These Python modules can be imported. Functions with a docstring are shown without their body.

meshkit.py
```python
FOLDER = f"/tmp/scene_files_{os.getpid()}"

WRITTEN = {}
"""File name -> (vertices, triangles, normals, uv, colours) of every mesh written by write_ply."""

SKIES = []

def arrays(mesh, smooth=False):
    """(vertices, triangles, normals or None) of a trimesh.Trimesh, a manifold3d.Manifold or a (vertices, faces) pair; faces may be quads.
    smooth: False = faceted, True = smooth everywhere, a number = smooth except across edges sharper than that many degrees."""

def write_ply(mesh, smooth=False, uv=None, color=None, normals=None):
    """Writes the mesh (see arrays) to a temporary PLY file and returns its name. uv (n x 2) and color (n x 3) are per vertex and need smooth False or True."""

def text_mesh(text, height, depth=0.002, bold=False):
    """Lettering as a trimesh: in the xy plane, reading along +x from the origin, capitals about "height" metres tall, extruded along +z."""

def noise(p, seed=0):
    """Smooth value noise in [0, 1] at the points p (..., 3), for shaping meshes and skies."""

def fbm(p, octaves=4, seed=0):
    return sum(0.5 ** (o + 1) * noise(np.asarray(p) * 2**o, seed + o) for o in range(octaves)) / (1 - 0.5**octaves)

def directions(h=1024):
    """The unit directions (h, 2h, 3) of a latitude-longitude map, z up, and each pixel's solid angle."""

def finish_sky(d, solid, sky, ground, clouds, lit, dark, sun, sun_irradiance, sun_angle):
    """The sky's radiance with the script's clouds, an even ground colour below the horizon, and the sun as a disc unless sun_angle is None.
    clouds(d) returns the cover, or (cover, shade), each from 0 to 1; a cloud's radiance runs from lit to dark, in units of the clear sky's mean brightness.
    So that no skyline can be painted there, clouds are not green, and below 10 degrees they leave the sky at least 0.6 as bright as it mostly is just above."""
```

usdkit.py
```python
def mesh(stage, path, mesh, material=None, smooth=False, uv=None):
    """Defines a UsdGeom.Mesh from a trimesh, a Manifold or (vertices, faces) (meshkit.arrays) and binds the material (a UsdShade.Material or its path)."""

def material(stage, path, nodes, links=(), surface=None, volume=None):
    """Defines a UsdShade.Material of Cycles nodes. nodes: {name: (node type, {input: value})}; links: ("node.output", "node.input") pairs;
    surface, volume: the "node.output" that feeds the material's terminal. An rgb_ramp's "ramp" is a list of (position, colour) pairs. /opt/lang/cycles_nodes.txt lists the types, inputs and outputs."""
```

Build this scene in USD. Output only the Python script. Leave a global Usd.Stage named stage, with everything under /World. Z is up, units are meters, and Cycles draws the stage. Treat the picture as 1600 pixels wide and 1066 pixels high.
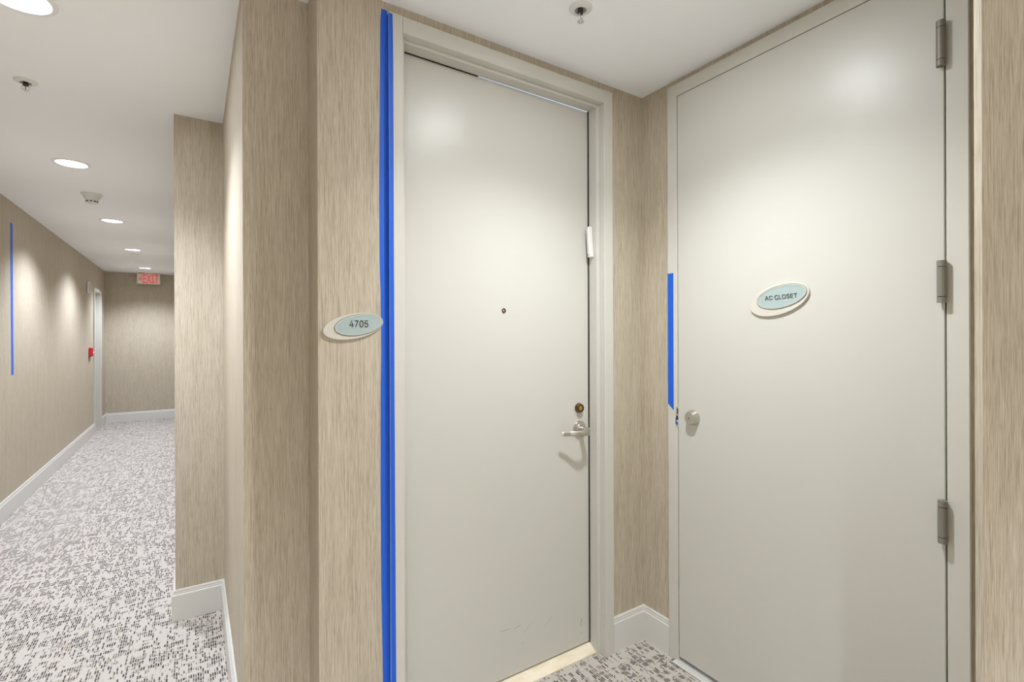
import math
import numpy as np
import trimesh
import manifold3d
from shapely.geometry import Polygon, Point
from shapely import affinity
from pxr import Usd, UsdGeom, UsdLux, UsdShade, Gf, Sdf, Vt
import usdkit
import meshkit

stage = Usd.Stage.CreateInMemory()
UsdGeom.SetStageUpAxis(stage, UsdGeom.Tokens.z)
UsdGeom.SetStageMetersPerUnit(stage, 1.0)
UsdGeom.Xform.Define(stage, '/World')
UsdGeom.Scope.Define(stage, '/World/Looks')

# ------------------------------------------------------------------ camera
FOCAL_PX, YAW, CY, ROLL, EYE = 767.63, 32.941, 526.9, -0.199, 1.4072
EXPOSURE = 0.55
cam = UsdGeom.Camera.Define(stage, '/World/camera')
cam.CreateHorizontalApertureAttr(36.0)
cam.CreateVerticalApertureAttr(36.0 * 1066 / 1600)
cam.CreateFocalLengthAttr(36.0 * FOCAL_PX / 1600)
cam.CreateVerticalApertureOffsetAttr(-(533 - CY) * 36.0 / 1600)
cam.CreateClippingRangeAttr(Gf.Vec2f(0.02, 200))
cam.CreateExposureAttr(EXPOSURE)
_a, _r = math.radians(YAW), math.radians(ROLL)
_rt = np.array([math.cos(_a), -math.sin(_a), 0.0])
_fw = np.array([math.sin(_a), math.cos(_a), 0.0])
_up = np.array([0, 0, 1.0])
_rc = _rt * math.cos(_r) + _up * math.sin(_r)
_uc = -_rt * math.sin(_r) + _up * math.cos(_r)
_m = Gf.Matrix4d(*[float(v) for v in (*_rc, 0, *_uc, 0, *(-_fw), 0, 0, 0, EYE, 1)])
cam.AddTransformOp().Set(_m)

# ------------------------------------------------------------------ room dimensions (metres) and lights
H = 2.5255                    # ceiling
YA, XB = 1.6008, 1.7682       # apartment-door wall, closet-door wall
XAL = 0.323                   # left end of the apartment-door wall
YG, XG = 1.7483, 0.130        # shallow recess beside it
YF, XF = 2.968, -0.080        # pier further down the corridor
XL, YE = -1.2422, 10.57       # left corridor wall, corridor end wall
XN, YN = 1.100, 0.260         # near wall on the right
YBACK = -3.2

CORRIDOR = (0.925, 0.995, 1.12)
FAR = (0.925, 0.995, 1.15)
ALCOVE = (0.970, 1.01, 1.05)
# x, y, colour, beam power, lens glow, label
LAMPS = [
    (1.065, 0.955, ALCOVE, 20, 76, 'round white ceiling light over the alcove in front of the two doors'),
    (-0.478, 2.222, CORRIDOR, 28, 80, 'largest round ceiling light, nearest in the corridor, cut by the top left corner'),
    (-0.650, 4.155, FAR, 28, 6, 'round ceiling light in the corridor between the nearer sprinkler and the smoke detector'),
    (-0.645, 5.975, FAR, 28, 6, 'round ceiling light in the corridor just beyond the smoke detector'),
    (-0.642, 7.780, FAR, 28, 6, 'small round ceiling light in the corridor just before the far sprinkler'),
    (-0.645, 9.700, FAR, 28, 6, 'farthest round ceiling light, right in front of the exit sign'),
    (-0.65, -1.05, CORRIDOR, 50, 50, 'round lobby ceiling light behind the camera'),  # added out of view to give the room more bounce light
    (-0.65, -2.35, CORRIDOR, 104, 100, 'round lobby ceiling light by the back wall'),  # stronger fill lamp, likewise added out of view
]

# ------------------------------------------------------------------ helpers
_used = {}


def path_for(name, parent):
    base = '/World' if parent is None else str(parent.GetPath())
    n = _used.get((base, name), 0)
    _used[(base, name)] = n + 1
    return f"{base}/{name}" + (f"_{n:03d}" if n else '')


def tag(prim, label=None, cat=None, group=None, kind=None):
    prim = prim.GetPrim()
    for k, v in (('label', label), ('category', cat), ('group', group), ('kind', kind)):
        if v:
            prim.SetCustomDataByKey(k, v)
    return prim


def obj(name, mesh, mat, parent=None, smooth=30, label=None, cat=None, group=None, kind=None):
    p = usdkit.mesh(stage, path_for(name, parent), mesh, M[mat], smooth=smooth).GetPrim()
    return tag(p, label, cat, group, kind)


def thing(name, label, cat, loc=(0, 0, 0), group=None, kind=None):
    x = UsdGeom.Xform.Define(stage, path_for(name, None))
    if any(loc):
        x.AddTranslateOp().Set(Gf.Vec3d(*map(float, loc)))
    return tag(x, label, cat, group, kind)


def bx(x0, x1, y0, y1, z0, z1):
    m = trimesh.creation.box((x1 - x0, y1 - y0, z1 - z0))
    m.apply_translation(((x0 + x1) / 2, (y0 + y1) / 2, (z0 + z1) / 2))
    return m


def cbx(x0, x1, y0, y1, z0, z1, c=0.002):
    """Box with chamfered edges."""
    pts = []
    for X, dx in ((x0, 1), (x1, -1)):
        for Y, dy in ((y0, 1), (y1, -1)):
            for Z, dz in ((z0, 1), (z1, -1)):
                pts += [(X, Y + dy * c, Z + dz * c), (X + dx * c, Y, Z + dz * c), (X + dx * c, Y + dy * c, Z)]
    return trimesh.Trimesh(*_hull(pts), process=False)


def _hull(pts):
    h = trimesh.convex.convex_hull(np.array(pts))
    return h.vertices, h.faces


def cat(*ms):
    return trimesh.util.concatenate(list(ms))


def prism(pts, z0, z1):
    m = trimesh.creation.extrude_polygon(Polygon(pts), z1 - z0, engine='earcut')
    m.apply_translation((0, 0, z0))
    return m


def lathe(profile, n=40):
    return trimesh.creation.revolve(np.array(profile, float), sections=n)


def frame_T(origin, right, up):
    """Matrix whose local x,y,z are right, up, and right x up (outwards from the wall)."""
    T = np.eye(4)
    T[:3, 0], T[:3, 1], T[:3, 2], T[:3, 3] = right, up, np.cross(right, up), origin
    return T


def on_A(x, z, y=YA):       # facing -y
    return frame_T((x, y, z), (1, 0, 0), (0, 0, 1))


def on_B(y, z, x=XB):       # facing -x
    return frame_T((x, y, z), (0, -1, 0), (0, 0, 1))


def on_L(y, z, x=XL):       # facing +x
    return frame_T((x, y, z), (0, 1, 0), (0, 0, 1))


def put(m, T):
    m = m.copy()
    m.apply_transform(T)
    return m


def sweep_run(path, profile, closed_ends=True):
    """Sweep (outward distance, height) profile along a plan polyline, mitred; outward is to the right of travel."""
    path = np.array(path, float)
    n = len(path)
    d = np.diff(path, axis=0)
    d /= np.linalg.norm(d, axis=1, keepdims=True)
    nr = np.stack([d[:, 1], -d[:, 0]], 1)
    off = []
    for i in range(n):
        if i == 0:
            off.append(nr[0])
        elif i == n - 1:
            off.append(nr[-1])
        else:
            s = nr[i - 1] + nr[i]
            off.append(s / (s @ nr[i]))
    k = len(profile)
    V, F = [], []
    for i in range(n):
        for (o, z) in profile:
            V.append((*(path[i] + off[i] * o), z))
    for i in range(n - 1):
        for j in range(k):
            a, b = i * k + j, i * k + (j + 1) % k
            F += [(a, b, b + k), (a, b + k, a + k)]
    if closed_ends:
        for j in range(1, k - 1):
            F += [(0, j + 1, j), ((n - 1) * k, (n - 1) * k + j, (n - 1) * k + j + 1)]
    m = trimesh.Trimesh(V, F, process=False)
    trimesh.repair.fix_normals(m)
    return m


def tube_ell(points, wy, wz, sides=20, axis_up=(0, 0, 1)):
    """Sweep an ellipse (half width wy in plan, half height wz) along a plan curve, closed with rounded ends."""
    p = np.array(points, float)
    t = np.gradient(p, axis=0)
    t /= np.linalg.norm(t, axis=1, keepdims=True)
    up = np.array(axis_up, float)
    s = np.cross(t, up)
    s /= np.linalg.norm(s, axis=1, keepdims=True)
    V, F = [], []
    ang = np.arange(sides) * 2 * np.pi / sides
    for i in range(len(p)):
        for a in ang:
            ca, sa = math.cos(a), math.sin(a)
            V.append(p[i] + s[i] * wy[i] * ca + up * wz[i] * sa)
    for i in range(len(p) - 1):
        for j in range(sides):
            a, b = i * sides + j, i * sides + (j + 1) % sides
            F += [(a, b, b + sides), (a, b + sides, a + sides)]
    c0, c1 = len(V), len(V) + 1
    V += [p[0], p[-1]]
    for j in range(sides):
        F += [(c0, (j + 1) % sides, j), (c1, (len(p) - 1) * sides + j, (len(p) - 1) * sides + (j + 1) % sides)]
    m = trimesh.Trimesh(np.array(V), F, process=False)
    trimesh.repair.fix_normals(m)
    return m


def ellipse_plate(a, b, rot, depth, bevel, n=96):
    """Oval plate in local xy, front edge bevelled, outwards +z from 0 to depth."""
    t = np.arange(n) * 2 * np.pi / n
    rings = [(a, b, 0), (a, b, depth - bevel), (a - bevel, b - bevel, depth)]
    V, F = [], []
    c, s = math.cos(rot), math.sin(rot)
    for (ra, rb, z) in rings:
        x, y = ra * np.cos(t), rb * np.sin(t)
        V += list(np.stack([x * c - y * s, x * s + y * c, np.full(n, z)], 1))
    for r in range(len(rings) - 1):
        for j in range(n):
            k = (j + 1) % n
            F += [(r * n + j, r * n + k, (r + 1) * n + k), (r * n + j, (r + 1) * n + k, (r + 1) * n + j)]
    V += [(0, 0, 0), (0, 0, depth)]
    q = len(rings) * n
    for j in range(n):
        k = (j + 1) % n
        F += [(q, k, j), (q + 1, 2 * n + j, 2 * n + k)]
    return trimesh.Trimesh(np.array(V), F, process=False)


def ellipse_ring(a, b, w, rot, z0, z1, n=96):
    outer = affinity.rotate(affinity.scale(Point(0, 0).buffer(1, n // 4), a, b), math.degrees(rot), origin=(0, 0))
    inner = affinity.rotate(affinity.scale(Point(0, 0).buffer(1, n // 4), a - w, b - w), math.degrees(rot), origin=(0, 0))
    m = trimesh.creation.extrude_polygon(outer.difference(inner), z1 - z0, engine='earcut')
    m.apply_translation((0, 0, z0))
    return m


def text(s, h, depth, width=None, bold=False):
    m = meshkit.text_mesh(s, h, depth, bold)
    b = m.bounds
    m.apply_translation((-(b[0, 0] + b[1, 0]) / 2, -(b[0, 1] + b[1, 1]) / 2, 0))
    if width:
        m.apply_scale([width / (b[1, 0] - b[0, 0]), 1, 1])
    return m


# ------------------------------------------------------------------ materials
M = {}


def mat(name, nodes, links, surface='p.BSDF'):
    M[name] = usdkit.material(stage, f'/World/Looks/{name}', nodes, links, surface=surface)


def plain(name, color, rough=0.5, metal=0.0, bump=None, **kw):
    nodes = {'p': ('principled_bsdf', {'base_color': color, 'roughness': rough, 'metallic': metal, **kw})}
    links = []
    if bump:
        sc, st, dist = bump
        nodes['g'] = ('geometry', {})
        nodes['mp'] = ('mapping', {'scale': sc if np.ndim(sc) else (sc, sc, sc)})
        nodes['n'] = ('noise_texture', {'scale': 1.0, 'detail': 3.0})
        nodes['b'] = ('bump', {'strength': st, 'distance': dist})
        links = [('g.position', 'mp.vector'), ('mp.vector', 'n.vector'), ('n.fac', 'b.height'), ('b.normal', 'p.normal')]
    mat(name, nodes, links)


def glow(name, color, strength):
    mat(name, {'e': ('emission', {'color': color, 'strength': strength})}, [], 'e.emission')


# woven grasscloth wallpaper: vertical threads of mixed taupe
def wallpaper(name, stops):
    mat(name, {
        'g': ('geometry', {}),
        'm1': ('mapping', {'scale': (430, 430, 9)}),
        'n1': ('noise_texture', {'scale': 1.0, 'detail': 3.0, 'roughness': 0.62}),
        'm2': ('mapping', {'scale': (1000, 1000, 26)}),
        'n2': ('noise_texture', {'scale': 1.0, 'detail': 2.0, 'roughness': 0.6}),
        'm3': ('mapping', {'scale': (28, 28, 2.2)}),
        'n3': ('noise_texture', {'scale': 1.0, 'detail': 3.0}),
        'a1': ('math', {'math_type': 'multiply', 'value2': 0.50}),
        'a2': ('math', {'math_type': 'multiply_add', 'value2': 0.38}),
        'a3': ('math', {'math_type': 'multiply_add', 'value2': 0.12}),
        'r': ('rgb_ramp', {'ramp': stops}),
        'b': ('bump', {'strength': 0.35, 'distance': 0.001}),
        'p': ('principled_bsdf', {'roughness': 0.62, 'specular_ior_level': 0.3}),
    }, [('g.position', 'm1.vector'), ('m1.vector', 'n1.vector'), ('g.position', 'm2.vector'), ('m2.vector', 'n2.vector'),
        ('g.position', 'm3.vector'), ('m3.vector', 'n3.vector'),
        ('n1.fac', 'a1.value1'), ('n2.fac', 'a2.value1'), ('a1.value', 'a2.value3'), ('n3.fac', 'a3.value1'), ('a2.value', 'a3.value3'),
        ('a3.value', 'r.fac'), ('r.color', 'p.base_color'), ('n1.fac', 'b.height'), ('b.normal', 'p.normal')])


wallpaper('grasscloth', [(0.30, (0.265, 0.216, 0.150)), (0.42, (0.40, 0.343, 0.255)), (0.52, (0.505, 0.44, 0.342)), (0.64, (0.61, 0.545, 0.44))])

# carpet: pale ground with dark broken dashes in plaid clusters
mat('carpet', {
    'g': ('geometry', {}), 's': ('separate_xyz', {}),
    'sx': ('math', {'math_type': 'multiply', 'value2': 118.0}),
    'cx': ('math', {'math_type': 'floor'}),
    'fx': ('math', {'math_type': 'fraction'}),
    'wo': ('white_noise_texture', {'dimensions': '1D'}),
    'off': ('math', {'math_type': 'multiply', 'value2': 0.35}),
    'sy': ('math', {'math_type': 'multiply_add', 'value2': 35.0}),
    'ry': ('math', {'math_type': 'floor'}),
    'fy': ('math', {'math_type': 'fraction'}),
    'cell': ('combine_xyz', {}),
    'wn': ('white_noise_texture', {'dimensions': '2D'}),
    'ma': ('mapping', {'scale': (44, 6.5, 1)}), 'na': ('noise_texture', {'scale': 1.0, 'detail': 2.0}),
    'mb': ('mapping', {'scale': (5.5, 40, 1)}), 'nb': ('noise_texture', {'scale': 1.0, 'detail': 2.0}),
    'da': ('map_range', {'from_min': 0.36, 'from_max': 0.56, 'to_min': 0.16, 'to_max': 1.0, 'clamp': True}),
    'db': ('map_range', {'from_min': 0.36, 'from_max': 0.56, 'to_min': 0.16, 'to_max': 1.0, 'clamp': True}),
    'dens': ('math', {'math_type': 'multiply'}),
    'dk': ('math', {'math_type': 'multiply', 'value2': 1.0}),
    'hit': ('math', {'math_type': 'less_than'}),
    'px': ('math', {'math_type': 'subtract', 'value2': 0.5}), 'ax': ('math', {'math_type': 'absolute'}),
    'ix': ('map_range', {'from_min': 0.26, 'from_max': 0.40, 'to_min': 1.0, 'to_max': 0.0, 'clamp': True}),
    'py': ('math', {'math_type': 'subtract', 'value2': 0.5}), 'ay': ('math', {'math_type': 'absolute'}),
    'iy': ('map_range', {'from_min': 0.36, 'from_max': 0.49, 'to_min': 1.0, 'to_max': 0.0, 'clamp': True}),
    'm1': ('math', {'math_type': 'multiply'}), 'm2': ('math', {'math_type': 'multiply'}),
    'mf': ('mapping', {'scale': (420, 420, 420)}), 'nf': ('noise_texture', {'scale': 1.0, 'detail': 2.0}),
    'lt': ('rgb_ramp', {'ramp': [(0.3, (0.47, 0.43, 0.385)), (0.7, (0.61, 0.565, 0.515))]}),
    'dc': ('rgb_ramp', {'ramp': [(0.0, (0.045, 0.041, 0.038)), (0.5, (0.095, 0.086, 0.078)), (0.85, (0.24, 0.215, 0.19)), (1.0, (0.40, 0.33, 0.24))]}),
    'sc': ('separate_color', {}),
    'mx': ('mix', {}),
    'hb': ('math', {'math_type': 'multiply_add', 'value2': -0.5}),
    'b': ('bump', {'strength': 0.5, 'distance': 0.003}),
    'p': ('principled_bsdf', {'roughness': 0.95, 'specular_ior_level': 0.1, 'sheen_weight': 0.1}),
}, [('g.position', 's.vector'), ('s.x', 'sx.value1'), ('sx.value', 'cx.value1'), ('sx.value', 'fx.value1'),
    ('cx.value', 'wo.w'), ('wo.value', 'off.value1'), ('s.y', 'sy.value1'), ('off.value', 'sy.value3'), ('sy.value', 'ry.value1'), ('sy.value', 'fy.value1'),
    ('cx.value', 'cell.x'), ('ry.value', 'cell.y'), ('cell.vector', 'wn.vector'),
    ('g.position', 'ma.vector'), ('ma.vector', 'na.vector'), ('g.position', 'mb.vector'), ('mb.vector', 'nb.vector'),
    ('na.fac', 'da.value'), ('nb.fac', 'db.value'), ('da.result', 'dens.value1'), ('db.result', 'dens.value2'), ('dens.value', 'dk.value1'),
    ('wn.value', 'hit.value1'), ('dk.value', 'hit.value2'),
    ('fx.value', 'px.value1'), ('px.value', 'ax.value1'), ('ax.value', 'ix.value'),
    ('fy.value', 'py.value1'), ('py.value', 'ay.value1'), ('ay.value', 'iy.value'),
    ('ix.result', 'm1.value1'), ('iy.result', 'm1.value2'), ('m1.value', 'm2.value1'), ('hit.value', 'm2.value2'),
    ('g.position', 'mf.vector'), ('mf.vector', 'nf.vector'), ('nf.fac', 'lt.fac'), ('wn.color', 'sc.color'), ('sc.g', 'dc.fac'),
    ('m2.value', 'mx.fac'), ('lt.color', 'mx.color1'), ('dc.color', 'mx.color2'), ('mx.color', 'p.base_color'),
    ('m2.value', 'hb.value1'), ('nf.fac', 'hb.value3'), ('hb.value', 'b.height'), ('b.normal', 'p.normal')])

plain('ceiling_paint', (0.925, 0.945, 0.975), 0.8, bump=(90, 0.08, 0.001))
plain('door_paint', (0.57, 0.56, 0.508), 0.34, bump=(260, 0.035, 0.0006), specular_ior_level=0.42)
plain('frame_paint', (0.59, 0.575, 0.52), 0.42)
plain('trim_paint', (0.65, 0.64, 0.60), 0.40)
plain('blue_tape', (0.008, 0.105, 0.62), 0.5, bump=((60, 60, 900), 0.25, 0.0006))
plain('satin_nickel', (0.60, 0.575, 0.52), 0.33, 1.0)
plain('dull_hinge', (0.22, 0.21, 0.175), 0.48, 0.25)
plain('bronze', (0.16, 0.115, 0.07), 0.3, 1.0)
plain('brass', (0.62, 0.42, 0.13), 0.3, 1.0)
plain('gap_hardware_black', (0.02, 0.018, 0.015), 0.6)  # keyways, pins and latch, plus the painted shade of the door gaps
plain('sign_beige', (0.60, 0.57, 0.50), 0.35)
plain('sign_teal', (0.37, 0.455, 0.445), 0.42)
plain('sign_line', (0.20, 0.24, 0.23), 0.45)
plain('sign_letters', (0.07, 0.075, 0.075), 0.4)
plain('white_plastic', (0.74, 0.73, 0.70), 0.4)
plain('dark_vent', (0.04, 0.04, 0.04), 0.6)
plain('chrome', (0.75, 0.75, 0.74), 0.15, 1.0)
plain('fire_red', (0.62, 0.02, 0.03), 0.35)
plain('grey_plastic', (0.35, 0.34, 0.33), 0.5)
plain('exit_ivory', (0.80, 0.76, 0.64), 0.4)
plain('exit_red', (0.85, 0.06, 0.08), 0.4, emission_color=(1.0, 0.08, 0.09), emission_strength=0.25)
plain('scuff', (0.33, 0.32, 0.29), 0.6)
plain('lamp_trim', (0.86, 0.86, 0.85), 0.45)
mat('cream_stone', {
    'g': ('geometry', {}), 'mp': ('mapping', {'scale': (9, 30, 9)}), 'n': ('noise_texture', {'scale': 1.0, 'detail': 5.0, 'distortion': 0.8}),
    'r': ('rgb_ramp', {'ramp': [(0.3, (0.74, 0.63, 0.45)), (0.6, (0.85, 0.77, 0.61))]}),
    'p': ('principled_bsdf', {'roughness': 0.35}),
}, [('g.position', 'mp.vector'), ('mp.vector', 'n.vector'), ('n.fac', 'r.fac'), ('r.color', 'p.base_color')])
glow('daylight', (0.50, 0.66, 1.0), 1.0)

# ------------------------------------------------------------------ the room
S = 'structure'
obj('floor', bx(XL - 0.15, XB + 0.15, YBACK - 0.15, YE + 0.15, -0.10, 0.0), 'carpet', kind=S, smooth=False,
    label='pale carpet with dark broken dashes woven in a loose plaid', cat='carpet floor')
obj('ceiling', bx(XL - 0.15, XB + 0.15, YBACK - 0.15, YE + 0.15, H, H + 0.10), 'ceiling_paint', kind=S, smooth=False,
    label='smooth white painted ceiling over corridor and alcove', cat='ceiling')

# door openings: apartment door in wall A, closet door in wall B, far door in the left wall
A0, A1, AT = 0.545, 1.5635, 2.4895      # outer edges of the frame on wall A
B0, B1, BT = 0.440, 1.4435, 2.5010      # outer edges of the frame on wall B
L0, L1, LT = 9.44, 10.11, 2.165         # far door in the left wall

g = 0.012
obj('wall_front', cat(bx(XAL, A0 + g, YA, YG, 0, H), bx(A1 - g, XB + 0.15, YA, YG, 0, H), bx(A0 + g, A1 - g, YA, YG, AT - g, H)), 'grasscloth', kind=S, smooth=False,
    label='taupe grasscloth wall around the apartment door', cat='wall')
obj('wall_right', cat(bx(XB, XB + 0.15, YN + 0.013, B0 + g, 0, H), bx(XB, XB + 0.15, B1 - g, YA, 0, H), bx(XB, XB + 0.15, B0 + g, B1 - g, BT - g, H)), 'grasscloth', kind=S, smooth=False,
    label='taupe grasscloth wall around the closet door', cat='wall')
obj('wall_near', prism([(XN, YBACK), (XN, YN), (XN + 0.013, YN + 0.013), (XB + 0.15, YN + 0.013), (XB + 0.15, YBACK)], 0, H), 'grasscloth', kind=S, smooth=False,
    label='taupe grasscloth wall with a beaded corner at the right edge', cat='wall')
obj('wall_recess', prism([(XG, YG), (0.50, YG), (0.50, 1.95), (0.30, 1.95), (0.30, YF), (XG, YF)], 0, H), 'grasscloth', kind=S, smooth=False,
    label='narrow taupe grasscloth wall set back left of the apartment door', cat='wall')
obj('wall_corridor', prism([(XF, YF), (0.30, YF), (0.30, YF + 0.15), (XF + 0.15, YF + 0.15), (XF + 0.15, YE), (XF, YE)], 0, H), 'grasscloth', kind=S, smooth=False,
    label='taupe grasscloth pier and right wall further down the corridor', cat='wall')
obj('wall_left', cat(bx(XL - 0.15, XL, YBACK, L0 + g, 0, H), bx(XL - 0.15, XL, L1 - g, YE, 0, H), bx(XL - 0.15, XL, L0 + g, L1 - g, LT - g, H)), 'grasscloth', kind=S, smooth=False,
    label='long grasscloth wall on the left of the corridor', cat='wall')
obj('wall_end', bx(XL - 0.15, XF + 0.15, YE, YE + 0.15, 0, H), 'grasscloth', kind=S, smooth=False,
    label='grasscloth wall closing the far end of the corridor', cat='wall')
obj('wall_back', bx(XL - 0.15, XB + 0.15, YBACK - 0.15, YBACK, 0, H), 'grasscloth', kind=S, smooth=False,
    label='grasscloth wall behind the camera', cat='wall')

BP = [(0, 0), (0.015, 0), (0.015, 0.124), (0.0135, 0.129), (0.0105, 0.132), (0.0105, 0.138), (0.009, 0.1405), (0.009, 0.149), (0.006, 0.1535), (0, 0.1535)]
for name, pth, lab in (
    ('baseboard_corner', [(A1, YA), (XB, YA), (XB, B1)][::1], 'white stepped baseboard in the corner between the two doors'),
    ('baseboard_front', [(XF, YE), (XF, YF), (XG, YF), (XG, YG), (XAL, YG), (XAL, YA), (A0, YA)], 'white stepped baseboard wrapping the pier and recess of the corridor'),
    ('baseboard_end', [(XL, L1), (XL, YE), (XF, YE)], 'white stepped baseboard along the corridor end wall'),
    ('baseboard_left', [(XL, YBACK), (XL, L0)], 'white stepped baseboard along the left corridor wall'),
    ('baseboard_right', [(XB, B0), (XB, YN + 0.013), (XN + 0.013, YN + 0.013), (XN, YN), (XN, YBACK)], 'white stepped baseboard of the near right wall'),
):
    obj(name, sweep_run(pth, BP), 'trim_paint', kind=S, smooth=20, label=lab, cat='baseboard')

# ------------------------------------------------------------------ door 1: apartment door, recessed behind a double-rabbet frame
YFR = YA - 0.015                         # face of the frame
OX0, OX1, OZ = 0.595, 1.5125, 2.4342     # opening at the face
YD = 1.675                               # front of the leaf
d1 = thing('door_1', 'tall off-white apartment door with lever handle, peephole and deadbolt', 'door', kind=S)
e = 0.0015


def jamb_profile(inner, outer, sgn):
    """Plan outline of one jamb; inner edge of the opening, outer edge of the face; sgn +1 if the opening lies on the +x side."""
    st = inner + sgn * 0.016
    q = [(outer, YFR + e), (outer + sgn * e, YFR), (inner - sgn * e, YFR), (inner, YFR + e), (inner, 1.6186), (st - sgn * e, 1.6186), (st, 1.6201), (st, 1.672), (inner, 1.672), (inner, 1.735), (outer, 1.735)]
    return q


jl = prism(jamb_profile(OX0, A0, 1), 0.0, AT)
jr = prism(jamb_profile(OX1, A1, -1), 0.0, AT)
sz = OZ - 0.012
head_pts = [(YFR + e, AT), (YFR, AT - e), (YFR, OZ + e), (YFR + e, OZ), (1.6182, OZ), (1.6182, sz + e), (1.6197, sz), (1.672, sz), (1.672, OZ), (1.735, OZ), (1.735, AT)]
hd = trimesh.creation.extrude_polygon(Polygon(head_pts), OX1 - OX0, engine='earcut')
hd.apply_transform(np.array([[0, 0, 1, OX0], [1, 0, 0, 0], [0, 1, 0, 0], [0, 0, 0, 1.0]]))
trimesh.repair.fix_normals(hd)
obj('door_frame', cat(jl, jr, hd), 'frame_paint', d1, smooth=20)
leaf = obj('door_leaf', cbx(OX0 + 0.003, OX1 - 0.003, YD, YD + 0.045, 0.033, OZ - 0.004, 0.002), 'door_paint', d1, smooth=20)
obj('gap_shade_strip', cat(bx(OX1 - 0.0185, OX1 - 0.0160, 1.668, YD, 0.033, sz), bx(OX0 + 0.016, 0.93, 1.669, YD, sz - 0.0022, sz - 0.0002)), 'gap_hardware_black', d1, smooth=False, label='black strip standing in for the shaded gap between the leaf and its stop')  # thin black strips draw the dark shade of the gap
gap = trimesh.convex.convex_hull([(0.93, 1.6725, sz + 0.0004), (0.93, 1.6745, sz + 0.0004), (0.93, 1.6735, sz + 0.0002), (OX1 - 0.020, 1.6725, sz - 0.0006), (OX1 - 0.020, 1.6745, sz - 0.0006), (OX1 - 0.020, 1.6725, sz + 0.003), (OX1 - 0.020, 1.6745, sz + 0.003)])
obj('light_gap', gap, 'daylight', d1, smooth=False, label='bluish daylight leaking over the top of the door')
th = trimesh.convex.convex_hull([(x, y, z) for x in (OX0, OX1) for (y, z) in ((1.632, 0), (1.632, 0.006), (1.636, 0.0085), (1.672, 0.028), (1.74, 0.028), (1.74, 0))])
obj('threshold', th, 'cream_stone', d1, smooth=False, label='cream stone threshold')
ph = on_A(1.046, 1.5137, YD)
pe = obj('peephole', put(lathe([(0.0045, 0), (0.0095, 0), (0.0095, 0.002), (0.0078, 0.0035), (0.0055, 0.0035), (0.0045, 0.001), (0.0045, 0)], 28), ph), 'bronze', d1)
obj('peephole_lens', put(lathe([(0, 0.0002), (0.0046, 0.0002), (0.0046, 0.0010), (0.003, 0.0022), (0, 0.0028)], 24), ph), 'chrome', pe, label='small bright glass lens')
# deadbolt
db = on_A(1.4365, 1.0912, YD)
dbp = obj('deadbolt', put(lathe([(0, 0), (0.0215, 0), (0.0210, 0.010), (0.0180, 0.0165), (0.0135, 0.0175), (0.0130, 0.0145), (0, 0.0145)], 36), db), 'bronze', d1, label='dark bronze deadbolt ring')
obj('key_cylinder', put(cat(lathe([(0, 0.0145), (0.0108, 0.0145), (0.0105, 0.0160), (0.0070, 0.0163), (0.0068, 0.0175), (0, 0.0178)], 30)), db), 'brass', dbp, label='brass key cylinder')
obj('keyway', put(bx(-0.0008, 0.0008, -0.0045, 0.0045, 0.0172, 0.0182), db), 'gap_hardware_black', dbp, smooth=False)
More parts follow.
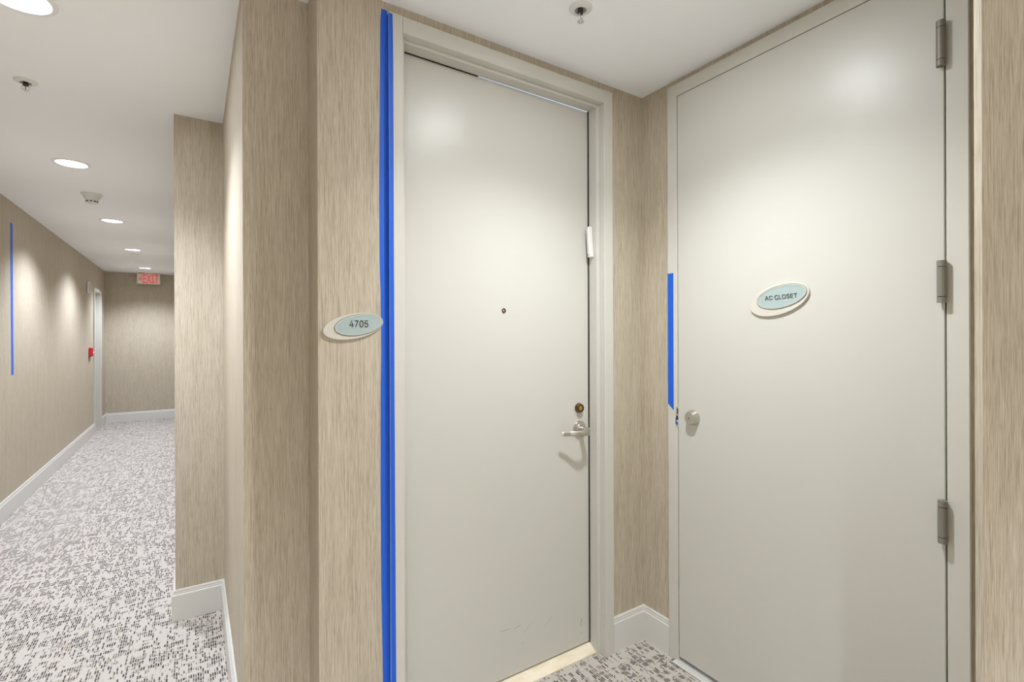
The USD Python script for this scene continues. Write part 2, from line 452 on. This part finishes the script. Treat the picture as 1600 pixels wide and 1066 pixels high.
# lever handle
LX, LZ = 1.4395, 1.0000
lv = on_A(LX, LZ, YD)
lev_pts, wy, wz = [], [], []
for i in range(26):
    t = i / 25
    x = LX + 0.008 - 0.140 * t
    y = YD - 0.060 - 0.010 * math.sin(math.pi * min(1, t * 1.35)) + 0.030 * max(0, t - 0.35) ** 1.4
    lev_pts.append((x, y, LZ - 0.008 + 0.003 * t))
    wy.append(0.0075 - 0.003 * t)
    h = 0.0150 - 0.0060 * t
    wz.append(h)
cap = 0.35
wy[0] *= cap; wz[0] *= 0.75; wy[-1] *= 0.5; wz[-1] *= 0.8
lever = tube_ell(lev_pts, wy, wz)
stem = put(lathe([(0, 0.008), (0.0145, 0.008), (0.0125, 0.020), (0.0125, 0.060), (0, 0.060)], 30), lv)
lh = obj('lever_handle', cat(lever, stem), 'satin_nickel', d1, smooth=40, label='satin nickel lever bowed away from the door')
obj('rosette', put(lathe([(0, 0), (0.0345, 0), (0.0345, 0.006), (0.0325, 0.010), (0.0225, 0.0115), (0.0205, 0.0145), (0, 0.0145)], 44), lv), 'satin_nickel', lh)
for (x, z, w, h, r) in ((1.048, 0.2275, 0.055, 0.0022, -6), (1.105, 0.2222, 0.034, 0.0022, 14), (1.155, 0.201, 0.05, 0.0012, 40), (1.262, 0.193, 0.05, 0.0014, 38), (1.447, 0.135, 0.004, 0.035, -12), (1.447, 0.085, 0.012, 0.0022, 35), (0.6205, 1.5535, 0.012, 0.0018, 0), (1.13, 0.148, 0.012, 0.0018, 10)):
    m = cbx(-w / 2, w / 2, -h / 2, h / 2, -0.0003, 0.0003, 0.00025)
    m.apply_transform(trimesh.transformations.rotation_matrix(math.radians(r), (0, 0, 1)))
    obj('scuff_mark', put(m, on_A(x, z, YD)), 'scuff', d1, smooth=False)

# the little white contact box on the right jamb
cb = cbx(-0.010, 0.010, -0.070, 0.070, 0, 0.022, 0.004)
cb.apply_transform(trimesh.transformations.rotation_matrix(math.radians(4.0), (0, 0, 1)))
T = frame_T((OX1 - 0.0162, 1.650, 1.829), (0, -1, 0), (0, 0, 1))
wc = thing('door_contact', 'small white plastic box stuck upright on the right jamb of the apartment door', 'door contact')
obj('case', put(cb, T), 'white_plastic', wc, smooth=20)
cv = cbx(-0.007, 0.007, -0.056, 0.056, 0.0215, 0.0245, 0.0015)
cv.apply_transform(trimesh.transformations.rotation_matrix(math.radians(4.0), (0, 0, 1)))
obj('cover', put(cv, T), 'white_plastic', wc, smooth=20)

# ------------------------------------------------------------------ door 2: closet door, flush in its frame, hinged on the right
XFR = XB - 0.015
CY0, CY1, CZ = 0.4885, 1.3930, 2.4465
d2 = thing('door_2', 'tall off-white closet door with round knob and three hinges', 'door', kind=S)
fj = lambda y0, y1, z0, z1: cbx(XFR, XB + 0.05, y0, y1, z0, z1, 0.0015)
obj('door_frame', cat(fj(B0, CY0, 0, BT), fj(CY1, B1, 0, BT), fj(CY0 - 0.0015, CY1 + 0.0015, CZ, BT), bx(XB + 0.034, XB + 0.05, CY0, CY0 + 0.02, 0, CZ), bx(XB + 0.034, XB + 0.05, CY1 - 0.02, CY1, 0, CZ), bx(XB + 0.034, XB + 0.05, CY0, CY1, CZ - 0.02, CZ)), 'frame_paint', d2, smooth=20)
obj('door_leaf', cbx(XFR + 0.0005, XFR + 0.045, CY0 + 0.0035, CY1 - 0.0035, 0.026, CZ - 0.0025, 0.002), 'door_paint', d2, smooth=20)
obj('threshold', cbx(XFR - 0.026, XB + 0.03, CY0, CY1 + 0.012, 0.0, 0.010, 0.003), 'trim_paint', d2, smooth=False, label='low white sill under the door')
obj('undercut_shade', bx(XFR + 0.047, XFR + 0.062, CY0 + 0.003, CY1 - 0.003, 0.0105, 0.045), 'gap_hardware_black', d2, smooth=False, label='black strip standing in for the shade in the gap under the door')  # black strip paints the shade seen through the undercut
for (z0, z1) in ((2.155, 2.280), (1.4985, 1.6155), (0.8315, 0.9495)):
    hx, hy, r = XFR - 0.0120, 0.4950, 0.0108
    ks = []
    L = z1 - z0
    for a, b in ((0, 0.135), (0.15, 0.845), (0.86, 1.0)):
        c = trimesh.creation.cylinder(radius=r, height=(b - a) * L, sections=24)
        c.apply_translation((hx, hy, z0 + (a + b) / 2 * L))
        ks.append(c)
    pin = trimesh.creation.cylinder(radius=r * 0.9, height=L * 0.99, sections=20)
    pin.apply_translation((hx, hy, (z0 + z1) / 2))
    hg = obj('hinge', cat(*ks, bx(hx, XFR + 0.001, hy - 0.0012, hy + 0.0012, z0, z1)), 'dull_hinge', d2, smooth=35)
    obj('hinge_pin', pin, 'gap_hardware_black', hg, smooth=35)
# knob
kn = on_B(1.3125, 1.0680, XFR)
kp = obj('door_knob', put(lathe([(0, 0), (0.0312, 0), (0.0312, 0.005), (0.0300, 0.0085), (0.0255, 0.0245), (0.0238, 0.0268), (0.0128, 0.0275), (0.0122, 0.0262), (0, 0.0262)], 48), kn), 'satin_nickel', d2, label='satin nickel tapered round knob with a keyhole')
obj('key_cylinder', put(lathe([(0, 0.0258), (0.0112, 0.0258), (0.0110, 0.0274), (0.0062, 0.0277), (0.006, 0.0290), (0, 0.0290)], 30), kn), 'satin_nickel', kp)
obj('keyway', put(bx(-0.0013, 0.0013, -0.0045, 0.0045, 0.0285, 0.0295), kn), 'gap_hardware_black', kp, smooth=False)
# strike / latch in the gap
sk = on_B(1.3955, 1.060, XFR)
sp = obj('strike_plate', put(cbx(-0.0080, 0.0075, -0.043, 0.043, -0.002, 0.0014, 0.0008), sk), 'chrome', d2, smooth=False, label='bare metal strike plate in the frame edge')
obj('latch', put(cat(bx(0.0005, 0.0070, 0.012, 0.037, 0.0012, 0.0022), bx(-0.0030, 0.0070, -0.012, 0.006, 0.0012, 0.0024), bx(-0.0065, -0.0015, -0.032, -0.016, 0.0012, 0.0020)), sk), 'gap_hardware_black', sp, smooth=False)
obj('tape_scrap', put(cat(bx(-0.0068, 0.0010, -0.014, -0.004, 0.0013, 0.0021), bx(-0.0010, 0.0068, -0.036, -0.022, 0.0013, 0.0021)), sk), 'blue_tape', sp, smooth=False, label='scraps of blue tape on the strike')

# ------------------------------------------------------------------ door 3: far door in the left wall of the corridor
d3 = thing('door_3', 'white door frame and leaf set into the left wall near the corridor end', 'door', kind=S)
fo, fi = 0.016, 0.05
bl = lambda y0, y1, z0, z1, x0=XL - 0.10, x1=XL + fo: cbx(x0, x1, y0, y1, z0, z1, 0.002)
obj('door_frame', cat(bl(L0, L0 + fi, 0, LT), bl(L1 - fi, L1, 0, LT), bl(L0 + fi - 0.002, L1 - fi + 0.002, LT - fi, LT)), 'frame_paint', d3, smooth=20)
obj('door_leaf', cbx(XL - 0.15, XL - 0.101, L0 + 0.013, L1 - 0.013, 0.008, LT - 0.014, 0.002), 'door_paint', d3, smooth=20)

# ------------------------------------------------------------------ blue masking tape
def tape_strip(edges, T, depth=0.0007, curl=0.0):
    """edges: list of (z, left, right) in wall-local metres."""
    V, F = [], []
    for (z, a, b) in edges:
        V += [(a, z, 0), (b, z, 0), (a, z, depth), (b, z, depth)]
    n = len(edges)
    for i in range(n - 1):
        q, w = 4 * i, 4 * (i + 1)
        for (p0, p1) in ((2, 3), (3, 1), (1, 0), (0, 2)):
            F += [(q + p0, q + p1, w + p1), (q + p0, w + p1, w + p0)]
    F += [(0, 1, 3), (0, 3, 2), (w, w + 3, w + 1), (w, w + 2, w + 3)]
    m = trimesh.Trimesh(np.array(V), F, process=False)
    trimesh.repair.fix_normals(m)
    return put(m, T)


rng = np.random.default_rng(5)
def lerp(z, pts):
    return float(np.interp(z, [p[0] for p in pts], [p[1] for p in pts]))
zs = np.linspace(0.16, 2.498, 60)
left_edge = [(0.16, 0.5245), (0.40, 0.5215), (0.55, 0.519), (0.9, 0.5175), (1.25, 0.519), (1.34, 0.5215), (1.55, 0.520), (1.65, 0.517), (1.9, 0.5165), (2.3, 0.5205), (2.47, 0.522), (2.498, 0.5255)]
e1 = [(z, lerp(z, left_edge), A0 - 0.0008) for z in zs]
obj('masking_tape', tape_strip(e1, on_A(0, 0)), 'blue_tape', smooth=False, cat='tape',
    label='long strip of blue masking tape on the wallpaper left of the apartment door frame')
zs2 = np.linspace(0.0, 2.484, 50)
e2 = [(z, A0 + 0.0012, lerp(z, [(0.02, 0.5635), (0.5, 0.5622), (1.2, 0.5605), (2.3, 0.5600), (2.484, 0.5585)])) for z in zs2]
obj('masking_tape', cat(tape_strip(e2, on_A(0, 0, YFR)), bx(A0 - 0.0009, A0 - 0.0002, YFR + 0.0004, YA - 0.0008, 0.1545, 2.482)), 'blue_tape', smooth=False, cat='tape',
    label='long strip of blue masking tape along the left face of the apartment door frame')
e3 = [(z, -lerp(z, [(1.087, 1.4118), (1.114, 1.4405)]) if False else -1.4425, -1.4125) for z in np.linspace(1.116, 1.680, 14)]
e3 = [(1.0868, -1.4135, -1.4125), (1.1120, -1.4418, -1.4125)] + e3 + [(1.6835, -1.4425, -1.4130)]
obj('masking_tape', tape_strip(e3, on_B(0, 0, XFR)), 'blue_tape', smooth=False, cat='tape',
    label='short blue tape strip on the closet door frame above the strike plate')
e4 = [(z, 5.545 + 0.008 * math.sin(z * 2), 5.605 + 0.008 * math.sin(z * 2 + 0.3)) for z in np.linspace(1.112, 2.350, 24)]
obj('masking_tape', tape_strip(e4, on_L(0, 0)), 'blue_tape', smooth=False, cat='tape',
    label='thin vertical strip of blue tape on the left corridor wall')

# ------------------------------------------------------------------ signs
def oval_sign(T, a, b, rot, ia, ib, irot, icx, icz, words, th, tw, label, trot=0.0, tdx=0.0, tdz=0.0):
    s = thing('door_sign', label, 'sign')
    obj('backplate', put(ellipse_plate(a, b, rot, 0.0075, 0.0012), T), 'sign_beige', s, smooth=30)
    I = T @ trimesh.transformations.translation_matrix((icx, icz, 0))
    obj('panel', put(ellipse_plate(ia, ib, irot, 0.0098, 0.0012), I), 'sign_teal', s, smooth=30, label='grey-teal oval panel')
    obj('outline', put(cat(ellipse_ring(ia + 0.0022, ib + 0.0022, 0.0012, irot, 0.007, 0.0082)), I), 'sign_line', s, smooth=False, label='dark engraved outline of the panel')
    rim = put(ellipse_ring(ia - 0.0012, ib - 0.0012, 0.0020, irot, 0.0094, 0.0106), I)
    obj('rim', rim, 'sign_beige', s, smooth=False, label='pale inner rim of the panel')
    t = text(words, th, 0.0018, tw)
    t.apply_transform(trimesh.transformations.rotation_matrix(trot, (0, 0, 1)))
    t.apply_translation((tdx, tdz, 0.0097))
    obj('lettering', put(t, I), 'sign_letters', s, smooth=False, label='raised dark characters ' + words)


oval_sign(on_A(0.4305, 1.4435), 0.0965, 0.0400, math.radians(11), 0.0760, 0.0320, math.radians(10), 0.0150, 0.0045, '4705', 0.0215, 0.0600, 'oval beige sign with teal panel reading 4705 on the wall left of the apartment door', tdz=0.004)
oval_sign(on_B(0.9525, 1.5375, XFR), 0.1080, 0.0540, math.radians(15), 0.0880, 0.0390, math.radians(11), 0.0110, 0.0090, 'AC CLOSET', 0.0150, 0.113, 'oval beige sign with teal panel reading AC CLOSET on the closet door', trot=math.radians(2))

# ------------------------------------------------------------------ ceiling lights
def lamp(i, x, y, color, beam, lens, label):
    t = thing('ceiling_light', label, 'ceiling light', (x, y, H))
    obj('trim_ring', lathe([(0.078, 0), (0.098, 0), (0.098, -0.002), (0.094, -0.0045), (0.082, -0.006), (0.078, -0.004), (0.078, 0)], 56), 'lamp_trim', t)
    key = 'lens_%s_%d' % ('warm' if color is ALCOVE else 'cool' if color is FAR else 'neutral', lens)
    if key not in M:
        glow(key, color, lens)
    obj('lens', lathe([(0, -0.0005), (0.0785, -0.0005), (0.0785, -0.0025), (0, -0.0025)], 56), key, t, label='glowing round lens')
    lt = UsdLux.SphereLight.Define(stage, str(t.GetPath()) + '/beam')
    lt.CreateRadiusAttr(0.04)
    lt.CreateIntensityAttr(1.0)
    lt.CreateExposureAttr(0.0)
    lt.CreateNormalizeAttr(True)
    lt.CreateIntensityAttr(beam)
    lt.CreateColorAttr(Gf.Vec3f(*color))
    sh = UsdLux.ShapingAPI.Apply(lt.GetPrim())
    sh.CreateShapingConeAngleAttr(64.0 if color is ALCOVE else 66.0)
    sh.CreateShapingConeSoftnessAttr(1.0 if color is ALCOVE else 0.85)
    lt.AddTranslateOp().Set(Gf.Vec3d(0, 0, -0.05))


for i, a in enumerate(LAMPS):
    lamp(i, *a)

# ------------------------------------------------------------------ sprinklers, smoke detector, fire devices, exit sign
def sprinkler(x, y, rot, label):
    t = thing('sprinkler', label, 'sprinkler', (x, y, H))
    obj('escutcheon', lathe([(0.020, 0), (0.040, 0), (0.040, -0.0015), (0.036, -0.004), (0.026, -0.0085), (0.020, -0.0085), (0.020, 0)], 40), 'white_plastic', t)
    obj('cup', lathe([(0, -0.001), (0.0205, -0.001), (0.0205, -0.003), (0, -0.003)], 30), 'grey_plastic', t, label='grey disc inside the plate with the recess shading in its colour')  # shading of the dish put in as a grey disc
    obj('body', lathe([(0, -0.002), (0.0095, -0.002), (0.0095, -0.018), (0.007, -0.021), (0, -0.021)], 24), 'dark_vent', t, label='dark threaded body')
    c, s = math.cos(rot), math.sin(rot)
    arms = []
    for sg in (-1, 1):
        pts = [(0.0075 * sg, -0.018), (0.0125 * sg, -0.024), (0.0115 * sg, -0.033), (0.003 * sg, -0.042)]
        arms.append(tube_ell([(p[0] * c, p[0] * s, p[1]) for p in pts], [0.0018] * 4, [0.0018] * 4, 8, axis_up=(-s, c, 0)))
    obj('arms', cat(*arms), 'chrome', t)
    obj('bulb', lathe([(0, -0.020), (0.0018, -0.021), (0.0022, -0.030), (0.0018, -0.038), (0, -0.039)], 12), 'grey_plastic', t)
    obj('deflector', lathe([(0, -0.041), (0.004, -0.041), (0.005, -0.044), (0.0115, -0.0445), (0.0115, -0.0455), (0.004, -0.0455), (0.003, -0.048), (0, -0.048)], 28), 'chrome', t)


sprinkler(1.1078, 1.2741, 0.5, 'white and chrome sprinkler in the alcove ceiling above the two doors')
sprinkler(-0.609, 2.9358, 0.2, 'white and chrome sprinkler in the corridor ceiling at the upper left')
t = thing('sprinkler', 'tiny flush white sprinkler cover plate in the far corridor ceiling near the exit sign', 'sprinkler', (-0.641, 8.168, H))
obj('cover_plate', lathe([(0, 0), (0.055, 0), (0.055, -0.004), (0.050, -0.007), (0, -0.007)], 36), 'lamp_trim', t)
obj('ring', lathe([(0.040, -0.0065), (0.045, -0.0065), (0.045, -0.009), (0.040, -0.009), (0.040, -0.0065)], 36), 'white_plastic', t)

t = thing('smoke_detector', 'white round smoke detector with dark vents on the corridor ceiling', 'smoke detector', (-0.659, 4.96, H))
obj('base', lathe([(0, 0), (0.065, 0), (0.065, -0.008), (0.060, -0.013), (0, -0.013)], 48), 'white_plastic', t)
obj('head', lathe([(0, -0.012), (0.057, -0.012), (0.050, -0.030), (0.037, -0.052), (0.035, -0.066), (0.028, -0.072), (0, -0.073)], 48), 'white_plastic', t)
for k in range(10):
    a = 2 * math.pi * k / 10
    m = bx(-0.0065, 0.0065, 0.0345, 0.0375, -0.063, -0.055)
    m.apply_transform(trimesh.transformations.rotation_matrix(a, (0, 0, 1)))
    obj('vent', m, 'dark_vent', t, smooth=False)

t = thing('fire_strobe', 'small white fire alarm strobe high on the left wall before the far door', 'fire alarm strobe')
T = on_L(8.93, 2.118)
obj('housing', put(cbx(-0.048, 0.048, -0.080, 0.080, 0, 0.032, 0.010), T), 'white_plastic', t, smooth=20)
obj('strobe_lens', put(cbx(-0.020, 0.020, -0.050, 0.050, 0.031, 0.046, 0.006), T), 'white_plastic', t, smooth=20)
t = thing('pull_station', 'red fire alarm pull station on the left wall beside the far door', 'fire alarm pull station')
T = on_L(9.09, 1.215)
obj('body', put(cbx(-0.040, 0.040, -0.062, 0.062, 0, 0.044, 0.006), T), 'fire_red', t, smooth=20)
obj('handle', put(cbx(-0.030, 0.030, -0.020, 0.006, 0.043, 0.052, 0.003), T), 'white_plastic', t, smooth=20, label='white pull handle')
obj('tag', put(cbx(-0.018, 0.018, -0.125, -0.058, 0.004, 0.012, 0.002), T), 'grey_plastic', t, smooth=20, label='grey tag hanging below')

t = thing('exit_sign', 'ivory exit sign with red letters hanging from the ceiling at the corridor end', 'exit sign')
EX0, EX1, EZ0, EZ1, EYF = -0.806, -0.483, 2.338, 2.512, 10.435
obj('housing', cbx(EX0, EX1, EYF, EYF + 0.055, EZ0, EZ1, 0.004), 'exit_ivory', t, smooth=20)
obj('canopy', bx(EX0 + 0.09, EX1 - 0.09, EYF + 0.01, EYF + 0.045, EZ1 - 0.001, H), 'exit_ivory', t, smooth=False)
T = on_A((EX0 + EX1) / 2, (EZ0 + EZ1) / 2, EYF)
w = text('EXIT', 0.140, 0.002, 0.215, bold=True)
w.apply_translation((0.030, 0.0, -0.0002))
obj('lettering', put(w, T), 'exit_red', t, smooth=False, label='red letters EXIT')
pts = [(-0.092, 0.034), (-0.138, 0), (-0.092, -0.034), (-0.092, -0.014), (-0.113, 0), (-0.092, 0.014)]
ar = trimesh.creation.extrude_polygon(Polygon(pts), 0.002, engine='earcut')
obj('arrow', put(ar, T), 'exit_red', t, smooth=False, label='red arrow pointing left')
obj('top_line', put(bx(-0.16, -0.06, 0.080, 0.086, -0.0002, 0.002), T), 'exit_red', t, smooth=False)
